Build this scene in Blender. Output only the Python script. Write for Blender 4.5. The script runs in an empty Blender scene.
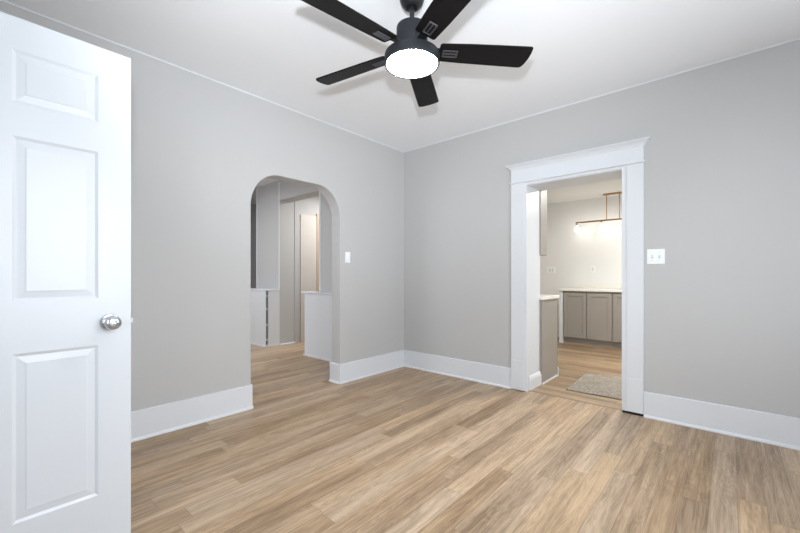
import bpy, bmesh, math
from mathutils import Vector, Matrix
SC = bpy.context.scene
C = SC.collection
PI = math.pi

# ------------------------------------------------------------------ camera
H = 2.65                                  # ceiling height of the main room
CX, CY, CZ = 3.031, -3.513, 1.12
YAW = math.atan2(330.0, 374.3)
cd = bpy.data.cameras.new('camera'); cam = bpy.data.objects.new('camera', cd); C.objects.link(cam)
cam.location = (CX, CY, CZ); cam.rotation_euler = (PI/2, 0, YAW)
cd.sensor_width = 36.0; cd.lens = 374.3/800*36; cd.shift_y = 8.9/800; cd.clip_start = 0.02
SC.camera = cam

# ------------------------------------------------------------------ colour management
SC.view_settings.view_transform = 'Standard'; SC.view_settings.look = 'None'
SC.view_settings.gamma = 1; SC.view_settings.use_curve_mapping = False
SC.view_settings.exposure = 0.06

# ------------------------------------------------------------------ world
W = bpy.data.worlds.new('world'); SC.world = W; W.use_nodes = True
bg = W.node_tree.nodes['Background']; bg.inputs[0].default_value = (0.75, 0.87, 1.0, 1); bg.inputs[1].default_value = 0.5

# ------------------------------------------------------------------ lights
def area(name, loc, aim, sx, sy, power, col):
    d = bpy.data.lights.new(name, 'AREA'); d.shape = 'RECTANGLE'; d.size = sx; d.size_y = sy
    d.energy = power; d.color = col
    o = bpy.data.objects.new(name, d); C.objects.link(o); o.location = loc
    o.rotation_euler = (Vector(aim)-Vector(loc)).to_track_quat('-Z', 'Y').to_euler()
    return o
DAY = (0.90, 0.955, 1.0)
area('daylight_right_a', (4.35, -2.95, 1.55), (0, -2.5, 1.2), 1.3, 1.6, 74, DAY)  # area lamps added outside unseen windows to light the rooms
area('daylight_right_b', (4.35, -1.35, 1.55), (0, -1.35, 1.4), 1.3, 1.6, 52, DAY)
area('daylight_front', (2.95, -4.40, 1.55), (2.9, 0, 1.5), 1.3, 1.6, 50, DAY)
area('daylight_dining', (-1.5, -4.40, 1.5), (-1.7, 0, 1.2), 1.6, 1.6, 48, (0.92, 0.95, 1.0))
def spot(name, loc, aim, ang, blend, rad, power, col):
    d = bpy.data.lights.new(name, 'SPOT'); d.spot_size = math.radians(ang); d.spot_blend = blend; d.shadow_soft_size = rad
    d.energy = power; d.color = col
    o = bpy.data.objects.new(name, d); C.objects.link(o); o.location = loc
    o.rotation_euler = (Vector(aim)-Vector(loc)).to_track_quat('-Z', 'Y').to_euler(); return o
FL = (0.90, 0.95, 1.0)
spot('camera_flash', (3.06, -3.56, 1.40), (1.42, -1.85, 2.65), 82, 1.0, 0.045, 275, FL)      # the photographer's flash, tilted at the ceiling

# ------------------------------------------------------------------ materials
def mat(name, col, rough=0.5, metal=0.0, spec=0.5, bump=0.0, bscale=200, emit=None, es=0):
    m = bpy.data.materials.new(name); m.use_nodes = True
    nt = m.node_tree; p = nt.nodes['Principled BSDF']
    p.inputs['Base Color'].default_value = (*col, 1); p.inputs['Roughness'].default_value = rough
    p.inputs['Metallic'].default_value = metal; p.inputs['Specular IOR Level'].default_value = spec
    if emit:
        p.inputs['Emission Color'].default_value = (*emit, 1); p.inputs['Emission Strength'].default_value = es
    if bump > 0:
        tc = nt.nodes.new('ShaderNodeTexCoord'); n = nt.nodes.new('ShaderNodeTexNoise')
        n.inputs['Scale'].default_value = bscale; n.inputs['Detail'].default_value = 3
        b = nt.nodes.new('ShaderNodeBump'); b.inputs['Strength'].default_value = bump; b.inputs['Distance'].default_value = 0.001
        nt.links.new(tc.outputs['Object'], n.inputs['Vector']); nt.links.new(n.outputs['Fac'], b.inputs['Height'])
        nt.links.new(b.outputs['Normal'], p.inputs['Normal'])
    return m

def wood_floor(name, along, width, length, off, light, dark, tint=1.0):
    """plank floor; along = 'X' or 'Y' is the long direction of the boards"""
    m = bpy.data.materials.new(name); m.use_nodes = True
    nt = m.node_tree; N = nt.nodes; L = nt.links; p = N['Principled BSDF']
    def M(op, a, b=None, c=None):
        n = N.new('ShaderNodeMath'); n.operation = op
        for i, v in enumerate((a, b, c)):
            if v is None: continue
            if isinstance(v, (int, float)): n.inputs[i].default_value = v
            else: L.new(v, n.inputs[i])
        return n.outputs[0]
    def comb(x, y, z=0.0):
        n = N.new('ShaderNodeCombineXYZ')
        for i, v in enumerate((x, y, z)):
            if isinstance(v, (int, float)): n.inputs[i].default_value = v
            else: L.new(v, n.inputs[i])
        return n.outputs[0]
    def white(v):
        n = N.new('ShaderNodeTexWhiteNoise'); n.noise_dimensions = '3D'; L.new(v, n.inputs['Vector']); return n.outputs['Value']
    def noise(v, scale, detail=4, rough=0.55, dist=0.0):
        n = N.new('ShaderNodeTexNoise'); L.new(v, n.inputs['Vector']); n.inputs['Scale'].default_value = scale
        n.inputs['Detail'].default_value = detail; n.inputs['Roughness'].default_value = rough; n.inputs['Distortion'].default_value = dist
        return n.outputs['Fac']
    tc = N.new('ShaderNodeTexCoord'); s = N.new('ShaderNodeSeparateXYZ'); L.new(tc.outputs['Object'], s.inputs[0])
    u, v = (s.outputs['X'], s.outputs['Y']) if along == 'Y' else (s.outputs['Y'], s.outputs['X'])
    uu = M('DIVIDE', M('ADD', u, off), width); row = M('FLOOR', uu)
    rr = white(comb(row, 3.7, 1.3))
    vv = M('ADD', M('DIVIDE', v, length), M('MULTIPLY', rr, 7.31)); colm = M('FLOOR', vv)
    pid = comb(row, colm, 0.5)
    r1 = white(pid); r2 = white(comb(row, colm, 9.1)); r3 = white(comb(row, colm, 4.4))
    # grain coordinates: stretched along the board, shifted per board
    gu = M('ADD', M('MULTIPLY', u, 1.0), M('MULTIPLY', r2, 13.0)); gv = M('ADD', M('MULTIPLY', v, 0.045), M('MULTIPLY', r3, 11.0))
    g = comb(gu, gv, M('MULTIPLY', r1, 5.0))
    fine = noise(g, 62, 6, 0.72, 0.3)
    g2 = comb(gu, M('MULTIPLY', gv, 2.2), r1)
    broad = noise(g2, 11, 3, 0.5, 0.9)
    # streaks that run over neighbouring boards of one tone
    streak = noise(comb(u, M('MULTIPLY', v, 0.09), 2.0), 7.0, 3, 0.55, 0.4)
    mid = noise(g, 34, 3, 0.55, 0.4)
    # cathedral arcs
    rings = M('FRACT', M('MULTIPLY', broad, 16.0)); rings = M('ABSOLUTE', M('SUBTRACT', rings, 0.5))
    rings = M('MULTIPLY', rings, 2.0)
    t = M('ADD', M('MULTIPLY', r1, 0.36), M('MULTIPLY', M('SUBTRACT', fine, 0.5), 1.55))
    t = M('ADD', t, M('MULTIPLY', M('SUBTRACT', streak, 0.5), 1.0))
    t = M('ADD', t, M('MULTIPLY', M('SUBTRACT', mid, 0.5), 0.85))
    t = M('ADD', t, M('MULTIPLY', M('SUBTRACT', broad, 0.5), 0.35))
    t = M('ADD', t, M('MULTIPLY', M('SUBTRACT', rings, 0.5), 0.22))
    t = M('ADD', t, 0.31)
    ramp = N.new('ShaderNodeValToRGB'); L.new(t, ramp.inputs[0])
    cr = ramp.color_ramp; cr.elements[0].position = 0.0; cr.elements[1].position = 1.0
    cr.elements[0].color = (*dark, 1); cr.elements[1].color = (*light, 1)
    e = cr.elements.new(0.5); e.color = (*[ (a*0.52+b*0.48) for a, b in zip(dark, light)], 1)
    # greyish boards among tan ones
    hs = N.new('ShaderNodeHueSaturation'); L.new(ramp.outputs[0], hs.inputs['Color'])
    L.new(M('ADD', 0.92, M('MULTIPLY', r2, 0.20)), hs.inputs['Saturation'])
    # seams
    fu = M('FRACT', uu); du = M('MULTIPLY', M('MINIMUM', fu, M('SUBTRACT', 1.0, fu)), width)
    fv = M('FRACT', vv); dv = M('MULTIPLY', M('MINIMUM', fv, M('SUBTRACT', 1.0, fv)), length)
    d = M('MINIMUM', du, dv)
    mr = N.new('ShaderNodeMapRange'); L.new(d, mr.inputs['Value']); mr.inputs['From Min'].default_value = 0.0006; mr.inputs['From Max'].default_value = 0.0026
    mr.inputs['To Min'].default_value = 0.7; mr.inputs['To Max'].default_value = 1.0
    mx = N.new('ShaderNodeMix'); mx.data_type = 'RGBA'; mx.blend_type = 'MULTIPLY'; mx.inputs[0].default_value = 1
    L.new(hs.outputs[0], mx.inputs[6]); L.new(mr.outputs[0], mx.inputs[7]); L.new(mx.outputs[2], p.inputs['Base Color'])
    b = N.new('ShaderNodeBump'); b.inputs['Strength'].default_value = 0.35; b.inputs['Distance'].default_value = 0.0012
    L.new(M('ADD', M('MULTIPLY', mr.outputs[0], 0.8), M('MULTIPLY', fine, 0.5)), b.inputs['Height']); L.new(b.outputs[0], p.inputs['Normal'])
    L.new(M('ADD', 0.34, M('MULTIPLY', fine, 0.22)), p.inputs['Roughness'])
    p.inputs['Specular IOR Level'].default_value = 0.45
    return m

M_WALL = mat('greige_wall_paint', (0.50, 0.499, 0.498), 0.62, bump=0.08, bscale=260)
M_CEIL = mat('ceiling_paint', (0.87, 0.885, 0.91), 0.8, bump=0.05)
M_TRIM = mat('white_trim_paint', (0.70, 0.725, 0.76), 0.35)
M_DOOR = mat('white_door_paint', (0.615, 0.64, 0.68), 0.32, bump=0.04, bscale=90)
M_KWALL = mat('cream_kitchen_paint', (0.79, 0.79, 0.775), 0.6, bump=0.05)
M_KCEIL = mat('kitchen_ceiling_paint', (0.80, 0.80, 0.785), 0.8)
M_BLACK = mat('matte_black_metal', (0.012, 0.012, 0.014), 0.38, 0.2)
M_MOTOR = mat('dark_charcoal_metal', (0.015, 0.017, 0.020), 0.5, 0.0, spec=0.16)
M_BLADE = mat('black_blade_laminate', (0.0045, 0.004, 0.0045), 0.5, spec=0.18, bump=0.1, bscale=60)
M_LENS = mat('lit_opal_lens', (0.9, 0.9, 0.88), 0.4, emit=(1.0, 0.985, 0.97), es=80.0)
M_CHROME = mat('satin_chrome', (0.50, 0.52, 0.55), 0.2, 1.0)
M_PLATE = mat('white_switch_plastic', (0.86, 0.88, 0.90), 0.3)
M_CAB = mat('taupe_grey_cabinet_paint', (0.31, 0.29, 0.26), 0.42)
M_TOP = mat('pale_stone_worktop', (0.80, 0.79, 0.74), 0.25)
M_BRASS = mat('brushed_brass', (0.48, 0.30, 0.13), 0.32, 1.0)
M_BULB = mat('glowing_bulb', (1, 0.95, 0.85), 0.3, emit=(1.0, 0.97, 0.92), es=19)
M_SHADOWGAP = mat('black_underlay', (0.01, 0.01, 0.01), 0.9)  # black that paints in the shade under the raised casing
M_CREAM = mat('cream_door_paint', (0.60, 0.57, 0.535), 0.45)
M_TAN = mat('tan_edge_paint', (0.50, 0.40, 0.31), 0.5)
M_SLOTSHADE = mat('dark_shelf_interior', (0.035, 0.035, 0.04), 0.8)  # near-black that paints the slot's inner shade into the colour
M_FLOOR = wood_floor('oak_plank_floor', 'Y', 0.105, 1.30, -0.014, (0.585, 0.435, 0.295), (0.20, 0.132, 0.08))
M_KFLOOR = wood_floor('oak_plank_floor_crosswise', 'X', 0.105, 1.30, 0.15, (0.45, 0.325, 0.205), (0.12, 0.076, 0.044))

def glass_mat():
    m = bpy.data.materials.new('window_glass'); m.use_nodes = True; nt = m.node_tree; nt.nodes.clear()
    o = nt.nodes.new('ShaderNodeOutputMaterial'); t = nt.nodes.new('ShaderNodeBsdfTransparent'); g = nt.nodes.new('ShaderNodeBsdfGlossy')
    g.inputs['Roughness'].default_value = 0.02; x = nt.nodes.new('ShaderNodeMixShader'); x.inputs[0].default_value = 0.06
    nt.links.new(t.outputs[0], x.inputs[1]); nt.links.new(g.outputs[0], x.inputs[2]); nt.links.new(x.outputs[0], o.inputs[0]); return m
M_GLASS = glass_mat()

def rug_mat():
    m = bpy.data.materials.new('mottled_taupe_rug'); m.use_nodes = True; nt = m.node_tree; p = nt.nodes['Principled BSDF']
    tc = nt.nodes.new('ShaderNodeTexCoord')
    n = nt.nodes.new('ShaderNodeTexNoise'); n.inputs['Scale'].default_value = 14; n.inputs['Detail'].default_value = 7; n.inputs['Distortion'].default_value = 2.5
    n2 = nt.nodes.new('ShaderNodeTexNoise'); n2.inputs['Scale'].default_value = 130; n2.inputs['Detail'].default_value = 2
    nt.links.new(tc.outputs['Object'], n.inputs['Vector']); nt.links.new(tc.outputs['Object'], n2.inputs['Vector'])
    a = nt.nodes.new('ShaderNodeMath'); a.operation = 'MULTIPLY_ADD'; nt.links.new(n2.outputs['Fac'], a.inputs[0]); a.inputs[1].default_value = 0.6; nt.links.new(n.outputs['Fac'], a.inputs[2])
    r = nt.nodes.new('ShaderNodeValToRGB'); nt.links.new(a.outputs[0], r.inputs[0])
    r.color_ramp.elements[0].position = 0.60; r.color_ramp.elements[0].color = (0.19, 0.165, 0.135, 1)
    r.color_ramp.elements[1].position = 1.0; r.color_ramp.elements[1].color = (0.37, 0.335, 0.285, 1)
    nt.links.new(r.outputs[0], p.inputs['Base Color']); p.inputs['Roughness'].default_value = 0.95
    b = nt.nodes.new('ShaderNodeBump'); b.inputs['Strength'].default_value = 0.8; b.inputs['Distance'].default_value = 0.004
    nt.links.new(n2.outputs['Fac'], b.inputs['Height']); nt.links.new(b.outputs[0], p.inputs['Normal']); return m
M_RUG = rug_mat()

# ------------------------------------------------------------------ mesh helpers
def bx(bm, x0, x1, y0, y1, z0, z1):
    vs = [bm.verts.new((x, y, z)) for x in (x0, x1) for y in (y0, y1) for z in (z0, z1)]
    for f in ((0,1,3,2), (4,6,7,5), (0,4,5,1), (2,3,7,6), (0,2,6,4), (1,5,7,3)):
        bm.faces.new([vs[i] for i in f])
def obj(name, bm, m, parent=None, bevel=0, smooth=False, seg=2):
    bmesh.ops.recalc_face_normals(bm, faces=bm.faces)
    me = bpy.data.meshes.new(name); bm.to_mesh(me); bm.free(); me.materials.append(m)
    o = bpy.data.objects.new(name, me); C.objects.link(o)
    if parent is not None: o.parent = parent
    if bevel:
        b = o.modifiers.new('bevel', 'BEVEL'); b.width = bevel; b.segments = seg; b.limit_method = 'ANGLE'; b.angle_limit = math.radians(35)
    if smooth:
        for p in me.polygons: p.use_smooth = True
    return o
def box(name, r, m, parent=None, bevel=0, seg=2):
    bm = bmesh.new(); bx(bm, *r); return obj(name, bm, m, parent, bevel, seg=seg)
def boxes(name, rs, m, parent=None, bevel=0):
    bm = bmesh.new()
    for r in rs: bx(bm, *r)
    return obj(name, bm, m, parent, bevel)
def lathe(bm, prof, n=48, mtx=Matrix.Identity(4)):
    rings = []
    for r, z in prof:
        if r < 1e-6: rings.append([bm.verts.new(mtx @ Vector((0, 0, z)))])
        else: rings.append([bm.verts.new(mtx @ Vector((r*math.cos(2*PI*k/n), r*math.sin(2*PI*k/n), z))) for k in range(n)])
    for a, b in zip(rings, rings[1:]):
        for k in range(n):
            q = [a[k % len(a)], a[(k+1) % len(a)], b[(k+1) % len(b)], b[k % len(b)]]
            q = list(dict.fromkeys(q))
            if len(q) > 2: bm.faces.new(q)
def lathed(name, prof, m, parent=None, n=48, mtx=Matrix.Identity(4), bevel=0):
    bm = bmesh.new(); lathe(bm, prof, n, mtx)
    o = obj(name, bm, m, parent, bevel)
    for p in o.data.polygons: p.use_smooth = len(p.vertices) == 4
    es = o.modifiers.new('split', 'EDGE_SPLIT'); es.split_angle = math.radians(32)
    return o
def prism(bm, prof, fn, t0, t1):
    """closed 2-D profile swept between t0 and t1; fn(a, b, t) -> point"""
    A = [bm.verts.new(fn(a, b, t0)) for a, b in prof]; B = [bm.verts.new(fn(a, b, t1)) for a, b in prof]
    n = len(prof)
    for i in range(n): bm.faces.new((A[i], A[(i+1) % n], B[(i+1) % n], B[i]))
    bm.faces.new(A); bm.faces.new(B[::-1])
def struct(o): o['kind'] = 'structure'; return o
def empty(name, loc, rz=0):
    o = bpy.data.objects.new(name, None); C.objects.link(o); o.location = loc; o.rotation_euler = (0, 0, rz); o.empty_display_size = 0.1
    return o
def tag(o, label, cat, group=None):
    o['label'] = label; o['category'] = cat
    if group: o['group'] = group
    return o
def wall_rects(x0, x1, y0, y1, z0, z1, axis, holes):
    """boxes of a wall running along axis with rectangular holes (a0, a1, z0, z1)"""
    out = []; a0, a1 = (x0, x1) if axis == 'x' else (y0, y1)
    def put(s, e, lo, hi):
        if e-s > 1e-4 and hi-lo > 1e-4: out.append((s, e, y0, y1, lo, hi) if axis == 'x' else (x0, x1, s, e, lo, hi))
    cur = a0
    for h0, h1, l, u in sorted(holes):
        put(cur, h0, z0, z1); put(h0, h1, z0, l); put(h0, h1, u, z1); cur = h1
    put(cur, a1, z0, z1); return out

# ================================================================== STRUCTURE
XR, YF, T = 3.9, -3.95, 0.32              # right wall, front wall, thickness of the back wall
KH = 2.45                                 # kitchen ceiling
struct(box('floor', (-4.6, XR+0.12, YF-0.9, 0.035, -0.05, 0.0), M_FLOOR))
struct(box('floor', (-4.6, -0.14, 0.035, 3.2, -0.05, 0.0), M_FLOOR))
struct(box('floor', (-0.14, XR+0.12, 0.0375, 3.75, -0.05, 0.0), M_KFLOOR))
struct(box('trim_1', (1.55, 2.38, 0.033, 0.0372, -0.02, 0.0004), mat('brown_floor_seam', (0.10, 0.07, 0.045), 0.7)))     # dark seam where the two floors meet
struct(box('ceiling', (-4.6, XR+0.12, YF-0.12, 0.0, H, H+0.05), M_CEIL))
struct(box('ceiling', (-4.6, 0.0, 0.0, 3.2, H, H+0.05), M_CEIL))
struct(box('ceiling', (0.0, XR+0.12, T, 3.75, KH, KH+0.25), M_KCEIL))

# left wall with the round-cornered archway
AY0, AY1, AZ, AR = -1.976, -1.015, 2.012, 0.27
LT = 0.14
def arch_pts(n=14):
    p = [(AY0, 0.0), (AY0, AZ-AR-0.03)]
    for k in range(1, n+1):
        a = PI - (PI/2)*k/n
        p.append((AY0+AR + AR*math.cos(a), AZ-AR-0.03 + (AR+0.03)*math.sin(a)))
    for k in range(0, n+1):
        a = PI/2 - (PI/2)*k/n
        p.append((AY1-AR + AR*math.cos(a), AZ-AR-0.03 + (AR+0.03)*math.sin(a)))
    p.append((AY1, 0.0)); return p
bm = bmesh.new()
prof = [(YF-0.12, 0)] + arch_pts() + [(T, 0), (T, H), (YF-0.12, H)]
prism(bm, prof, lambda a, b, t: (t, a, b), 0.0, -LT)
struct(obj('wall_left', bm, M_WALL, bevel=0.006))

# back wall with the cased doorway, right wall and front wall with added windows behind the camera
DX0, DX1, DZ = 1.564, 2.368, 1.988
struct(boxes('wall_back', wall_rects(0.0, XR+0.12, 0.0, T-0.01, 0, H, 'x', [(DX0-0.02, DX1+0.02, 0, DZ+0.02)]), M_WALL))
WIN_R = [(-3.5, -2.4, 0.75, 2.2), (-1.9, -0.8, 0.75, 2.2)]
struct(boxes('wall_right', wall_rects(XR, XR+0.12, YF-0.12, 0.0, 0, H, 'y', WIN_R), M_WALL))
WIN_F = [(2.4, 3.5, 0.75, 2.2)]
struct(boxes('wall_front', wall_rects(0.0, XR+0.12, YF-0.12, YF, 0, H, 'x', WIN_F + [(1.12, 1.95, 0, 2.05)]), M_WALL))
# rooms beyond
WIN_D = [(-2.3, -0.7, 0.7, 2.2)]
struct(boxes('wall_dining_front', wall_rects(-4.6, -LT, YF-0.12, YF, 0, H, 'x', WIN_D), M_WALL))
struct(box('wall_dining_side', (-4.72, -4.6, YF-0.12, 3.2, 0, H), M_WALL))
struct(box('wall_hall_end', (-4.6, -LT, 3.2, 3.32, 0, H), M_WALL))
struct(box('wall_hall_side', (-3.15, -2.4, -0.28, 3.2, 0, H), M_WALL))
struct(box('wall_hall_right', (-1.345, -LT, -0.28, -0.02, 0, H), M_WALL))
struct(box('wall_hall_header', (-2.4, -1.345, -0.28, -0.06, 2.33, H), M_WALL))
struct(box('wall_hall_pilaster', (-2.4, -2.388, -0.005, 0.085, 0, H), M_WALL))
struct(box('wall_kitchen_back', (0.0, XR+0.12, 3.55, 3.67, 0, KH), M_KWALL))
struct(box('wall_kitchen_left', (-LT, 0.0, T, 3.67, 0, KH), M_KWALL))
struct(box('wall_kitchen_right', (XR, XR+0.12, 0.0, 3.55, 0, H), M_KWALL))
struct(boxes('wall_kitchen_front', [(0.0, DX0-0.02, T-0.01, T, 0, KH), (DX1+0.02, XR, T-0.01, T, 0, KH), (DX0-0.02, DX1+0.02, T-0.01, T, DZ+0.02, KH)], M_KWALL))

# unseen windows added to let daylight into the rooms
def unseen_window(n, axis, a0, a1, z0, z1, w, d):
    fr = []; t = 0.05
    def r(s, e, lo, hi, q0, q1): return (s, e, q0, q1, lo, hi) if axis == 'x' else (q0, q1, s, e, lo, hi)
    fr += [r(a0, a1, z0, z0+t, w, w+d), r(a0, a1, z1-t, z1, w, w+d), r(a0, a0+t, z0+t, z1-t, w, w+d), r(a1-t, a1, z0+t, z1-t, w, w+d)]
    zm = (z0+z1)/2
    fr += [r(a0+t, a1-t, zm-0.02, zm+0.02, w+d*0.2, w+d*0.8)]
    o = struct(boxes('window_%d' % n, fr, M_TRIM))
    g = boxes('pane', [r(a0+t, a1-t, z0+t, zm-0.02, w+d*0.45, w+d*0.5), r(a0+t, a1-t, zm+0.02, z1-t, w+d*0.45, w+d*0.5)], M_GLASS, o)
for i, (a, b, c, d) in enumerate(WIN_R): unseen_window(i+1, 'y', a, b, c, d, XR+0.03, 0.06)
unseen_window(3, 'x', *WIN_F[0], YF-0.09, 0.06)
unseen_window(4, 'x', *WIN_D[0], YF-0.09, 0.06)

# baseboards (0.2 m, with a small shoe) ------------------------------------------
BH, BT = 0.20, 0.014
def base_prof(h=BH, t=BT): return [(0, 0), (t+0.013, 0), (t+0.013, 0.008), (t+0.006, 0.017), (t, 0.020), (t, h-0.004), (t-0.004, h), (0, h)]
def base_x(name, x0, x1, y, sgn, h=BH):           # runs along x on the face at y, sticking out towards sgn*y
    bm = bmesh.new(); prism(bm, base_prof(h), lambda a, b, t: (t, y+sgn*a, b), x0, x1); return struct(obj(name, bm, M_TRIM))
def base_y(name, y0, y1, x, sgn, h=BH):
    bm = bmesh.new(); prism(bm, base_prof(h), lambda a, b, t: (x+sgn*a, t, b), y0, y1); return struct(obj(name, bm, M_TRIM))
base_y('baseboard_left', YF, AY0+0.004, 0.0, 1)
base_y('baseboard_left', AY1-0.014, -0.001, 0.0, 1)
base_x('baseboard_left', -LT-0.014, 0.0, AY1, -1)                        # wraps the arch jamb
base_x('baseboard_left', -LT-0.0, 0.0, AY0, 1)
base_x('baseboard_back', 0.001, 1.411, 0.0, -1)
base_x('baseboard_back', 2.519, XR-0.001, 0.0, -1)
base_y('baseboard_right', YF, -0.03, XR, -1)
base_x('baseboard_front', 0.03, 1.05, YF, 1)
base_x('baseboard_front', 2.02, XR-0.03, YF, 1)
base_y('baseboard_hall', -0.02, 0.0, -2.4, 1, 0.03)
# thin white bead where wall and ceiling meet
BD = 0.005
struct(box('trim_2', (0.0, BD, YF, -BD, H-0.009, H), M_TRIM))
struct(box('trim_3', (0.0, XR, -BD, 0.0, H-0.009, H), M_TRIM))

# doorway casing ------------------------------------------------------------------
trim = struct(empty('trim_4', (1.965, 0, 0)))
def tpart(name, bm, m=M_TRIM, bevel=0.0015):
    o = obj(name, bm, m, None, bevel); o.data.transform(Matrix.Translation((-1.965, 0, 0))); o.parent = trim; return o
for x0, x1, e0, e1, z0 in ((1.412, 1.541, 1.541, 1.566, 0.006), (2.400, 2.518, 2.366, 2.400, 0.022)):
    bm = bmesh.new(); bx(bm, x0, x1, -0.020, 0.0, 0.29, 2.016); bx(bm, min(e0,e1)+(0.0), max(e0,e1), -0.014, 0.0, z0-0.004, 2.016); tpart('side_casing', bm)
    bm = bmesh.new(); bx(bm, x0-0.001, x1, -0.0245, 0.0, z0, 0.292); tpart('plinth_block', bm, bevel=0.003)
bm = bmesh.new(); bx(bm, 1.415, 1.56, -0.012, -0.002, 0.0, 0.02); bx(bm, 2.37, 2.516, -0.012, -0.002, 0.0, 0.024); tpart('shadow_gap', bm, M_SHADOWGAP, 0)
bm = bmesh.new(); bx(bm, 1.412, 2.518, -0.022, 0.0, 2.031, 2.156); tpart('head_board', bm)
bm = bmesh.new(); bx(bm, 1.398, 2.532, -0.032, 0.0, 2.016, 2.031); tpart('fillet', bm, bevel=0.004)
# flared crown with mitred returns
bm = bmesh.new()
cp = [(0.022, 2.146), (0.026, 2.152), (0.029, 2.160), (0.037, 2.172), (0.050, 2.183), (0.060, 2.188), (0.060, 2.197), (0.0, 2.197), (0.0, 2.146)]
rows = []
for d, z in cp:
    k = max(0, d-0.022)*1.15
    rows.append([bm.verts.new(v) for v in ((1.412-k, 0.0, z), (1.412-k, -d, z), (2.518+k, -d, z), (2.518+k, 0.0, z))])
for a, b in zip(rows[:7], rows[1:7]):
    for k in range(3): bm.faces.new((a[k], a[k+1], b[k+1], b[k]))
bm.faces.new(rows[6]); bm.faces.new(rows[0]);
for f in list(bm.verts):
    pass
bmesh.ops.remove_doubles(bm, verts=bm.verts, dist=1e-6)
for v in [v for v in bm.verts if not v.link_faces]: bm.verts.remove(v)
tpart('crown_moulding', bm, bevel=0)
# jamb lining and stops
bm = bmesh.new()
bx(bm, DX0-0.02, DX0, 0.0, T+0.012, 0.0, DZ+0.02); bx(bm, DX1, DX1+0.02, 0.0, T+0.012, 0.0, DZ+0.02); bx(bm, DX0, DX1, 0.0, T+0.012, DZ, DZ+0.02)
tpart('jamb_lining', bm, bevel=0.001)
bm = bmesh.new(); bx(bm, DX0, DX1, -0.012, -0.0005, DZ+0.006, 2.016); tpart('head_lining', bm, bevel=0.001)
bm = bmesh.new(); prism(bm, [(0, 0), (0.022, 0), (0.022, 0.10), (0.014, 0.122), (0.006, 0.135), (0, 0.14)], lambda a, b, t: (DX0+a*0.7, t, b), 0.05, T+0.02)
tpart('jamb_base_block', bm, bevel=0.001)
bm = bmesh.new(); bx(bm, DX1-0.012, DX1, 0.05, T+0.01, 0.0, 0.13); tpart('jamb_base_block', bm)

# ------------------------------------------------------------------ white six-panel door (open)
DXF, DY1, DY0, DTH = 1.125, -3.077, -3.887, 0.035
door = struct(empty('door_1', (DXF-DTH, DY0, 0)))
cols = [(-3.777, -3.535), (-3.428, -3.186)]
rws = [(0.236, 0.840), (1.027, 1.617), (1.735, 1.925)]
def local(o): o.data.transform(Matrix.Translation((-(DXF-DTH), -DY0, 0))); o.parent = door; return o
bm = bmesh.new()
ys = [DY0, cols[0][0], cols[0][1], cols[1][0], cols[1][1], DY1]; zs = [0.012] + [z for r in rws for z in r] + [2.04]
for side, x in ((1, DXF), (-1, DXF-DTH)):
    for i in range(5):
        for j in range(7):
            y0, y1, z0, z1 = ys[i], ys[i+1], zs[j], zs[j+1]
            if i in (1, 3) and j in (1, 3, 5):
                a = 0.010; d = 0.0048*side
                o_ = [(y0, z0), (y1, z0), (y1, z1), (y0, z1)]; i_ = [(y0+a, z0+a), (y1-a, z0+a), (y1-a, z1-a), (y0+a, z1-a)]
                A = [bm.verts.new((x, *q)) for q in o_]; B = [bm.verts.new((x-d, *q)) for q in i_]
                for k in range(4): bm.faces.new((A[k], A[(k+1) % 4], B[(k+1) % 4], B[k]))
            else:
                bm.faces.new([bm.verts.new((x, *q)) for q in ((y0, z0), (y1, z0), (y1, z1), (y0, z1))])
xs = (DXF-DTH, DXF)
for z in (0.012, 2.04): bm.faces.new([bm.verts.new(v) for v in ((xs[0], DY0, z), (xs[1], DY0, z), (xs[1], DY1, z), (xs[0], DY1, z))])
for y in (DY0, DY1): bm.faces.new([bm.verts.new(v) for v in ((xs[0], y, 0.012), (xs[1], y, 0.012), (xs[1], y, 2.04), (xs[0], y, 2.04))])
bmesh.ops.remove_doubles(bm, verts=bm.verts, dist=1e-5)
local(obj('slab', bm, M_DOOR))
for y0, y1 in cols:
    for z0, z1 in rws:
        bm = bmesh.new(); a = 0.010
        rings = []
        for ins, dep in ((0.0, 0.0048), (0.003, 0.0047), (0.025, 0.0020), (0.0265, 0.0008)):
            q = a+ins
            rings.append([(y0+q, z0+q, dep), (y1-q, z0+q, dep), (y1-q, z1-q, dep), (y0+q, z1-q, dep)])
        fronts = [[bm.verts.new((DXF-d, y, z)) for y, z, d in r] for r in rings]
        backs = [[bm.verts.new((DXF-DTH+d, y, z)) for y, z, d in r] for r in rings]
        for S in (fronts, backs):
            for A, B in zip(S, S[1:]):
                for k in range(4): bm.faces.new((A[k], A[(k+1) % 4], B[(k+1) % 4], B[k]))
            bm.faces.new(S[-1])
        for k in range(4): bm.faces.new((fronts[0][k], fronts[0][(k+1) % 4], backs[0][(k+1) % 4], backs[0][k]))
        local(obj('panel', bm, M_DOOR))
def knob(xface, sgn):
    mt = Matrix.Translation((xface, -3.148, 0.929)) @ Matrix.Rotation(sgn*PI/2, 4, 'Y')
    p = [(0.0, 0.0), (0.034, 0.0), (0.034, 0.004), (0.031, 0.008), (0.016, 0.011), (0.0125, 0.014), (0.0125, 0.030), (0.017, 0.034),
         (0.0245, 0.040), (0.028, 0.048), (0.0275, 0.056), (0.024, 0.062), (0.017, 0.0655), (0.011, 0.066), (0.0095, 0.063), (0.0, 0.063)]
    k = lathed('door_knob', p, M_CHROME, None, 40, mt); local(k); k['label'] = 'satin chrome round door knob'
    b = lathed('lock_button', [(0, 0.0631), (0.0065, 0.0631), (0.006, 0.069), (0, 0.070)], M_CHROME, None, 20, mt); b.data.transform(Matrix.Translation((-(DXF-DTH), -DY0, 0))); b.parent = k
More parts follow.
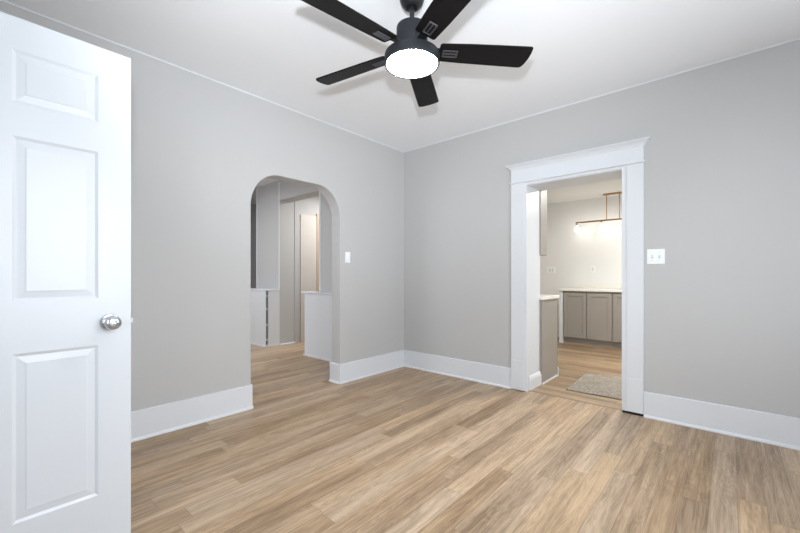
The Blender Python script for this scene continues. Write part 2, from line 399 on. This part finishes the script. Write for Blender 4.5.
knob(DXF, 1); knob(DXF-DTH, -1)
local(boxes('latch', [(DXF-DTH/2-0.0125, DXF-DTH/2+0.0125, DY1-0.001, DY1+0.0012, 0.90, 0.957), (DXF-DTH/2-0.006, DXF-DTH/2+0.006, DY1, DY1+0.011, 0.919, 0.939)], M_CHROME))
for z in (0.25, 1.0, 1.80):
    local(lathed('hinge', [(0, z-0.045), (0.006, z-0.045), (0.006, z+0.045), (0, z+0.045)], M_CHROME, None, 12, Matrix.Translation((DXF+0.004, DY0-0.006, 0))))
# casing of the entry behind the camera
struct(boxes('trim_5', [(1.03, 1.085, YF, YF+0.018, 0, 2.13), (1.95, 2.02, YF, YF+0.018, 0, 2.13), (1.085, 1.95, YF, YF+0.018, 2.055, 2.13)], M_TRIM))

# ================================================================== CEILING FAN
FX, FY = 1.737, -1.947
fan = tag(empty('ceiling_fan', (FX, FY, H)), 'black five-blade ceiling fan with a lit round white light kit hanging from the ceiling', 'ceiling fan')
z = lambda v: v-H
lathed('canopy', [(0, z(2.65)), (0.068, z(2.65)), (0.067, z(2.625)), (0.064, z(2.608)), (0.057, z(2.590)), (0.045, z(2.575)), (0.031, z(2.569)), (0.024, z(2.579)), (0, z(2.579))], M_BLACK, fan)
lathed('downrod', [(0, z(2.60)), (0.013, z(2.60)), (0.013, z(2.455)), (0, z(2.455))], M_BLACK, fan, 24)
lathed('motor_housing', [(0, z(2.480)), (0.026, z(2.480)), (0.030, z(2.472)), (0.076, z(2.469)), (0.082, z(2.465)), (0.084, z(2.459)), (0.084, z(2.358)), (0.080, z(2.350)), (0, z(2.350))], M_MOTOR, fan)
lathed('blade_hub', [(0, z(2.351)), (0.070, z(2.351)), (0.074, z(2.345)), (0.074, z(2.316)), (0, z(2.316))], M_BLACK, fan)
lk = lathed('light_kit', [(0, z(2.317)), (0.140, z(2.317)), (0.147, z(2.314)), (0.149, z(2.309)), (0.149, z(2.266)), (0.147, z(2.261)), (0.140, z(2.261)), (0.138, z(2.268)), (0, z(2.268))], M_MOTOR, fan, 64)
lathed('lens', [(0, z(2.2679)), (0.1375, z(2.2679)), (0.136, z(2.263)), (0.120, z(2.259)), (0.08, z(2.256)), (0, z(2.255))], M_LENS, lk, 64)['label'] = 'glowing white opal lens'
def blade_mesh():
    # outline in (radius, width) space, slightly skewed rounded tip
    o = [(0.148, -0.050), (0.158, -0.058), (0.30, -0.065), (0.50, -0.070), (0.636, -0.072), (0.650, -0.071), (0.656, -0.064), (0.659, -0.030), (0.657, 0.005), (0.650, 0.040), (0.642, 0.060), (0.633, 0.070), (0.620, 0.073),
         (0.50, 0.070), (0.30, 0.065), (0.158, 0.058), (0.148, 0.050)]
    bm = bmesh.new(); prism(bm, o, lambda a, b, t: (a, b, t), -0.004, 0.004); return bm
def holder_mesh():
    bm = bmesh.new()
    prism(bm, [(0.065, -0.022), (0.15, -0.020), (0.175, -0.030), (0.195, -0.030), (0.195, 0.030), (0.175, 0.030), (0.15, 0.020), (0.085, 0.022)], lambda a, b, t: (a, b, t), 0.004, 0.010)
    return bm
def clip_mesh():                                   # slotted oval plate under the blade
    bm = bmesh.new()
    for y in (-0.019, 0.0, 0.019): bx(bm, 0.172, 0.244, y-0.0045, y+0.0045, -0.0095, -0.004)
    for x in (0.166, 0.243): bx(bm, x, x+0.008, -0.023, 0.023, -0.0085, -0.004)
    return bm
first = None
for k in range(5):
    th = math.radians(5.5+72*k) + YAW
    if first is None:
        b = obj('blade', blade_mesh(), M_BLADE, fan, 0.002); h = obj('blade_holder', holder_mesh(), M_BLACK, b, 0.0015); c = obj('slotted_clip', clip_mesh(), mat('dark_nickel', (0.10, 0.10, 0.11), 0.3, 0.7), b, 0.002)
        first = (b, h, c)
    else:
        b = first[0].copy(); C.objects.link(b); b.parent = fan
        for q in first[1:]:
            g = q.copy(); C.objects.link(g); g.parent = b
    b.matrix_local = Matrix.Translation((0, 0, z(2.338))) @ Matrix.Rotation(th, 4, 'Z') @ Matrix.Rotation(math.radians(-13), 4, 'X')

# ================================================================== SWITCHES
def toggle_switch(name, label, x, zc, n, w, hgt):
    t = tag(empty(name, (x, 0, zc-hgt/2)), label, 'light switch')
    box('plate', (-w/2, w/2, -0.006, 0.0, 0, hgt), M_PLATE, t, 0.0025)
    for i in range(n):
        cx = (i-(n-1)/2)*0.046
        s = box('switch_surround', (cx-0.0055, cx+0.0055, -0.0068, -0.0055, hgt/2-0.0125, hgt/2+0.0125), mat('switch_slot_grey', (0.45, 0.46, 0.48), 0.5), t)
        bm = bmesh.new(); prism(bm, [(-0.006, hgt/2-0.006), (-0.016, hgt/2+0.004), (-0.016, hgt/2+0.009), (-0.006, hgt/2+0.007)], lambda a, b, tt: (cx+tt, a, b), -0.0035, 0.0035)
        obj('toggle', bm, M_PLATE, t)
        for zz in (hgt/2-0.030, hgt/2+0.030):
            lathed('screw', [(0, 0.0055), (0.003, 0.0055), (0.0028, 0.0072), (0, 0.0074)], M_CHROME, t, 10, Matrix.Translation((cx, 0, zz)) @ Matrix.Rotation(PI/2, 4, 'X'))
    return t
toggle_switch('light_switch', 'white double toggle light switch plate on the wall right of the cased doorway', 2.597, 1.267, 2, 0.116, 0.117)
t = tag(empty('light_switch', (0, -0.9135, 1.253)), 'small white single rocker switch plate beside the archway', 'light switch')
box('plate', (0.0, 0.006, -0.034, 0.034, 0, 0.115), M_PLATE, t, 0.0025)
box('rocker', (0.005, 0.010, -0.016, 0.016, 0.025, 0.090), M_PLATE, t, 0.0015)

# ================================================================== ROOM BEYOND THE ARCH
# low cabinet with a white front; a narrow open slot with shelves shows at its end
t = tag(empty('low_cabinet', (-2.9, -0.28, 0)), 'white waist-high built-in cabinet with shelf slots in its end, left in the archway', 'cabinet')
def rel(r, o): return (r[0]-o[0], r[1]-o[0], r[2]-o[1], r[3]-o[1], r[4], r[5])
O = (-2.9, -0.28)
box('front_panel', rel((-3.6, -2.402, -0.524, -0.510, 0.02, 0.875), O), M_TRIM, t)
box('body', rel((-3.6, -2.4, -0.474, -0.28, 0.0, 0.875), O), M_TRIM, t)
box('slot_back', rel((-3.6, -2.44, -0.509, -0.475, 0.0, 0.875), O), M_SLOTSHADE, t)
for zz, hh in ((0.0, 0.03), (0.10, 0.018), (0.335, 0.018), (0.585, 0.018), (0.79, 0.016)):
    box('shelf', rel((-2.439, -2.402, -0.509, -0.475, zz, zz+hh), O), M_TRIM, t)
box('cap', rel((-3.6, -2.392, -0.534, -0.28, 0.875, 0.900), O), M_TRIM, t, 0.003)
bm = bmesh.new(); bx(bm, *rel((-3.6, -2.388, -0.538, -0.525, 0.0, 0.022), O)); bx(bm, *rel((-2.3995, -2.388, -0.525, -0.29, 0.0, 0.022), O)); obj('shoe_moulding', bm, M_TRIM, t)
base_y('baseboard_hall', -0.28, -0.006, -2.4, 1, 0.022)

t = tag(empty('half_wall', (-0.8, -0.28, 0)), 'white waist-high panelled half wall with a thin cap, right in the archway', 'half wall')
O = (-0.8, -0.28)
box('panel', rel((-1.452, -LT, -0.455, -0.28, 0.0, 0.872), O), M_TRIM, t)
box('cap', rel((-1.520, -LT, -0.470, -0.28, 0.872, 0.890), O), M_TRIM, t, 0.003)
box('shoe_moulding', rel((-1.470, -LT, -0.470, -0.455, 0.0, 0.020), O), M_TRIM, t)

# white corner strips standing on the low cabinets
struct(box('trim_6', (-2.425, -2.397, -0.283, -0.28, 0.90, 2.62), M_TRIM))
struct(box('trim_7', (-3.15, -3.122, -0.283, -0.28, 0.90, 2.62), M_TRIM))
struct(box('trim_8', (-1.348, -1.320, -0.283, -0.28, 0.89, 2.33), M_TRIM))
struct(box('wall_hall_panel', (-2.64, -2.43, -0.281, -0.28, 0.90, 2.45), M_WALL))
# narrow cream door in the hall wall
d2 = struct(box('door_2', (-2.398, -2.385, 0.105, 0.426, 0.0, 2.15), M_CREAM))
struct(box('trim_9', (-2.398, -2.375, 0.428, 0.485, 0.0, 2.20), M_TAN))
base_y('baseboard_hall', 0.49, 3.19, -2.4, 1)
base_x('baseboard_hall', -2.38, -0.15, 3.2, -1)

# ================================================================== KITCHEN
def shaker_doors(t, O, y, xs, z0, z1, flip=-1):
    for x0, x1 in xs:
        d = boxes('door', [rel(r, O) for r in ((x0, x0+0.055, y-0.018, y, z0, z1), (x1-0.055, x1, y-0.018, y, z0, z1), (x0+0.055, x1-0.055, y-0.018, y, z1-0.055, z1), (x0+0.055, x1-0.055, y-0.018, y, z0, z0+0.055))], M_CAB, t, 0.0012)
        box('door_panel', rel((x0+0.055, x1-0.055, y-0.008, y, z0+0.055, z1-0.055), O), M_CAB, d)
def far_cab(x0, x1, doors, label):
    O = (x0, 3.55); t = tag(empty('base_cabinet', (x0, 3.55, 0)), label, 'cabinet', 'base cabinets on the far kitchen wall')
    box('body', rel((x0+0.001, x1-0.001, 2.968, 3.549, 0.095, 0.864), O), M_CAB, t)
    box('toe_kick', rel((x0+0.001, x1-0.001, 3.0, 3.5, 0.0, 0.095), O), M_CAB, t)
    shaker_doors(t, O, 2.968, doors, 0.105, 0.835)
far_cab(0.945, 1.672, [(0.955, 1.304), (1.318, 1.664)], 'taupe grey base cabinet with two shaker doors under the pale worktop')
far_cab(1.672, 2.40, [(1.688, 2.03), (2.04, 2.39)], 'taupe grey base cabinet on the far wall cut off by the right doorway casing')
tag(box('end_panel', (0.885, 0.944, 2.95, 3.55, 0.0, 0.864), M_TRIM), 'white upright panel closing the left end of the far base cabinets', 'end panel')
tag(box('worktop', (0.875, 2.42, 2.925, 3.55, 0.865, 0.90), M_TOP, None, 0.003), 'pale stone worktop along the far kitchen wall', 'worktop')
tag(box('backsplash', (0.93, 2.42, 3.53, 3.5495, 0.9005, 0.975), M_TOP, None, 0.002), 'low pale stone upstand behind the far worktop', 'backsplash')
base_x('baseboard_kitchen', 0.02, 0.884, 3.55, -1, 0.12)

O = (0.9, T); t = tag(empty('base_cabinet', (0.9, T, 0)), 'taupe grey base cabinet end just inside the doorway on the left', 'cabinet')
box('body', rel((0.3, 1.578, T+0.001, 0.76, 0.095, 0.866), O), M_CAB, t)
box('toe_kick', rel((0.3, 1.55, T+0.001, 0.70, 0.0, 0.095), O), M_CAB, t)
box('end_panel', rel((1.578, 1.584, T+0.013, 0.785, 0.0, 0.866), O), M_CAB, t)
box('shoe_moulding', rel((1.5845, 1.594, T+0.013, 0.785, 0.0, 0.014), O), M_TRIM, t)
box('corner_block', rel((1.560, 1.594, 0.786, 0.80, 0.0, 0.10), O), M_TRIM, t)
for x0, x1 in ((0.32, 0.93), (0.94, 1.57)): box('door', rel((x0, x1, 0.761, 0.778, 0.105, 0.85), O), M_CAB, t, 0.001)
tag(box('worktop', (0.3, 1.60, T+0.001, 0.81, 0.867, 0.90), M_TOP, None, 0.003), 'pale worktop on the cabinet just inside the doorway', 'worktop')
O = (0.9, T); t = tag(empty('wall_cabinet', (0.9, T, 0)), 'grey wall-hung cabinet end high on the left inside the doorway', 'cabinet')
box('body', rel((0.3, 1.575, T+0.001, 0.495, 1.33, 2.44), O), M_CAB, t)
for x0, x1 in ((0.32, 0.93), (0.94, 1.57)): box('door', rel((x0, x1, 0.496, 0.512, 1.335, 2.40), O), M_CAB, t, 0.001)

# outlets
def outlet(x, zc, w, label):
    t = tag(empty('wall_outlet', (x, 3.55, zc-0.058)), label, 'outlet')
    box('plate', (-w/2, w/2, -0.007, 0, 0, 0.116), M_PLATE, t, 0.002)
    for i in range(2 if w > 0.1 else 1):
        cx = (i-0.5)*0.05 if w > 0.1 else 0
        box('socket', (cx-0.016, cx+0.016, -0.009, -0.006, 0.028, 0.090), mat('outlet_face_grey', (0.68, 0.68, 0.66), 0.5), t, 0.001)
outlet(1.254, 1.228, 0.072, 'small single wall outlet above the far worktop')
outlet(0.545, 1.218, 0.15, 'wide double wall outlet left of the far cabinets')

# rug
bm = bmesh.new()
prism(bm, [(1.830, 0.30), (2.75, 0.34), (2.72, 1.16), (1.80, 1.10)], lambda a, b, tt: (a, b, tt), 0.0, 0.012)
bmesh.ops.subdivide_edges(bm, edges=[e for e in bm.edges if e.calc_length() > 0.1], cuts=12)
tag(obj('rug', bm, M_RUG, None, 0.004), 'small mottled taupe rug on the kitchen floor just past the doorway', 'rug')

# brass bar light
LX, LY = 1.62, 3.30
t = tag(empty('linear_pendant', (LX, LY, KH)), 'brass bar light with glowing bulbs hanging in the kitchen', 'pendant light')
zz = lambda v: v-KH
box('canopy', (-0.15, 0.20, -0.035, 0.035, zz(2.428), 0.0), M_BRASS, t, 0.003)
for x in (-0.10, 0.085):
    lathed('rod', [(0, zz(2.43)), (0.007, zz(2.43)), (0.007, zz(2.03)), (0, zz(2.03))], M_BRASS, t, 16, Matrix.Translation((x, 0, 0)))
box('bar', (-0.575, 0.62, -0.010, 0.010, zz(2.010), zz(2.034)), M_BRASS, t, 0.002)
for i in range(4):
    x = -0.552 + i*0.382
    s = lathed('socket', [(0, zz(2.012)), (0.013, zz(2.012)), (0.015, zz(1.975)), (0.0125, zz(1.970)), (0, zz(1.970))], M_BRASS, t, 20, Matrix.Translation((x, 0, 0)))
    lathed('bulb', [(0, zz(1.9695)), (0.013, zz(1.9695)), (0.016, zz(1.950)), (0.030, zz(1.915)), (0.033, zz(1.890)), (0.027, zz(1.865)), (0.012, zz(1.853)), (0, zz(1.850))], M_BULB, s, 24, Matrix.Translation((x, 0, 0)))

# unseen ceiling lamps added to brighten the kitchen, dining room and hall
def fill_lamp(x, y, h, power, col, label):
    t = tag(empty('ceiling_lamp', (x, y, h)), label, 'ceiling lamp')
    lathed('base', [(0, 0), (0.16, 0), (0.16, -0.02), (0, -0.02)], M_TRIM, t, 32)
    lathed('shade', [(0, -0.021), (0.15, -0.021), (0.145, -0.045), (0.10, -0.06), (0, -0.065)], mat('lamp_shade_glow', (0.9, 0.88, 0.82), 0.5, emit=col, es=4), t, 32)
    area('lamp_light', (x, y, h-0.10), (x, y, 0), 0.4, 0.4, power, col)
fill_lamp(2.45, 1.75, KH, 64, (1.0, 0.975, 0.93), 'round flush ceiling lamp in the kitchen')
fill_lamp(-2.7, -1.9, H, 30, (0.95, 0.97, 1.0), 'round flush ceiling lamp in the dining room')
fill_lamp(-1.55, 0.7, H, 30, (1.0, 0.97, 0.93), 'round flush ceiling lamp in the hall')
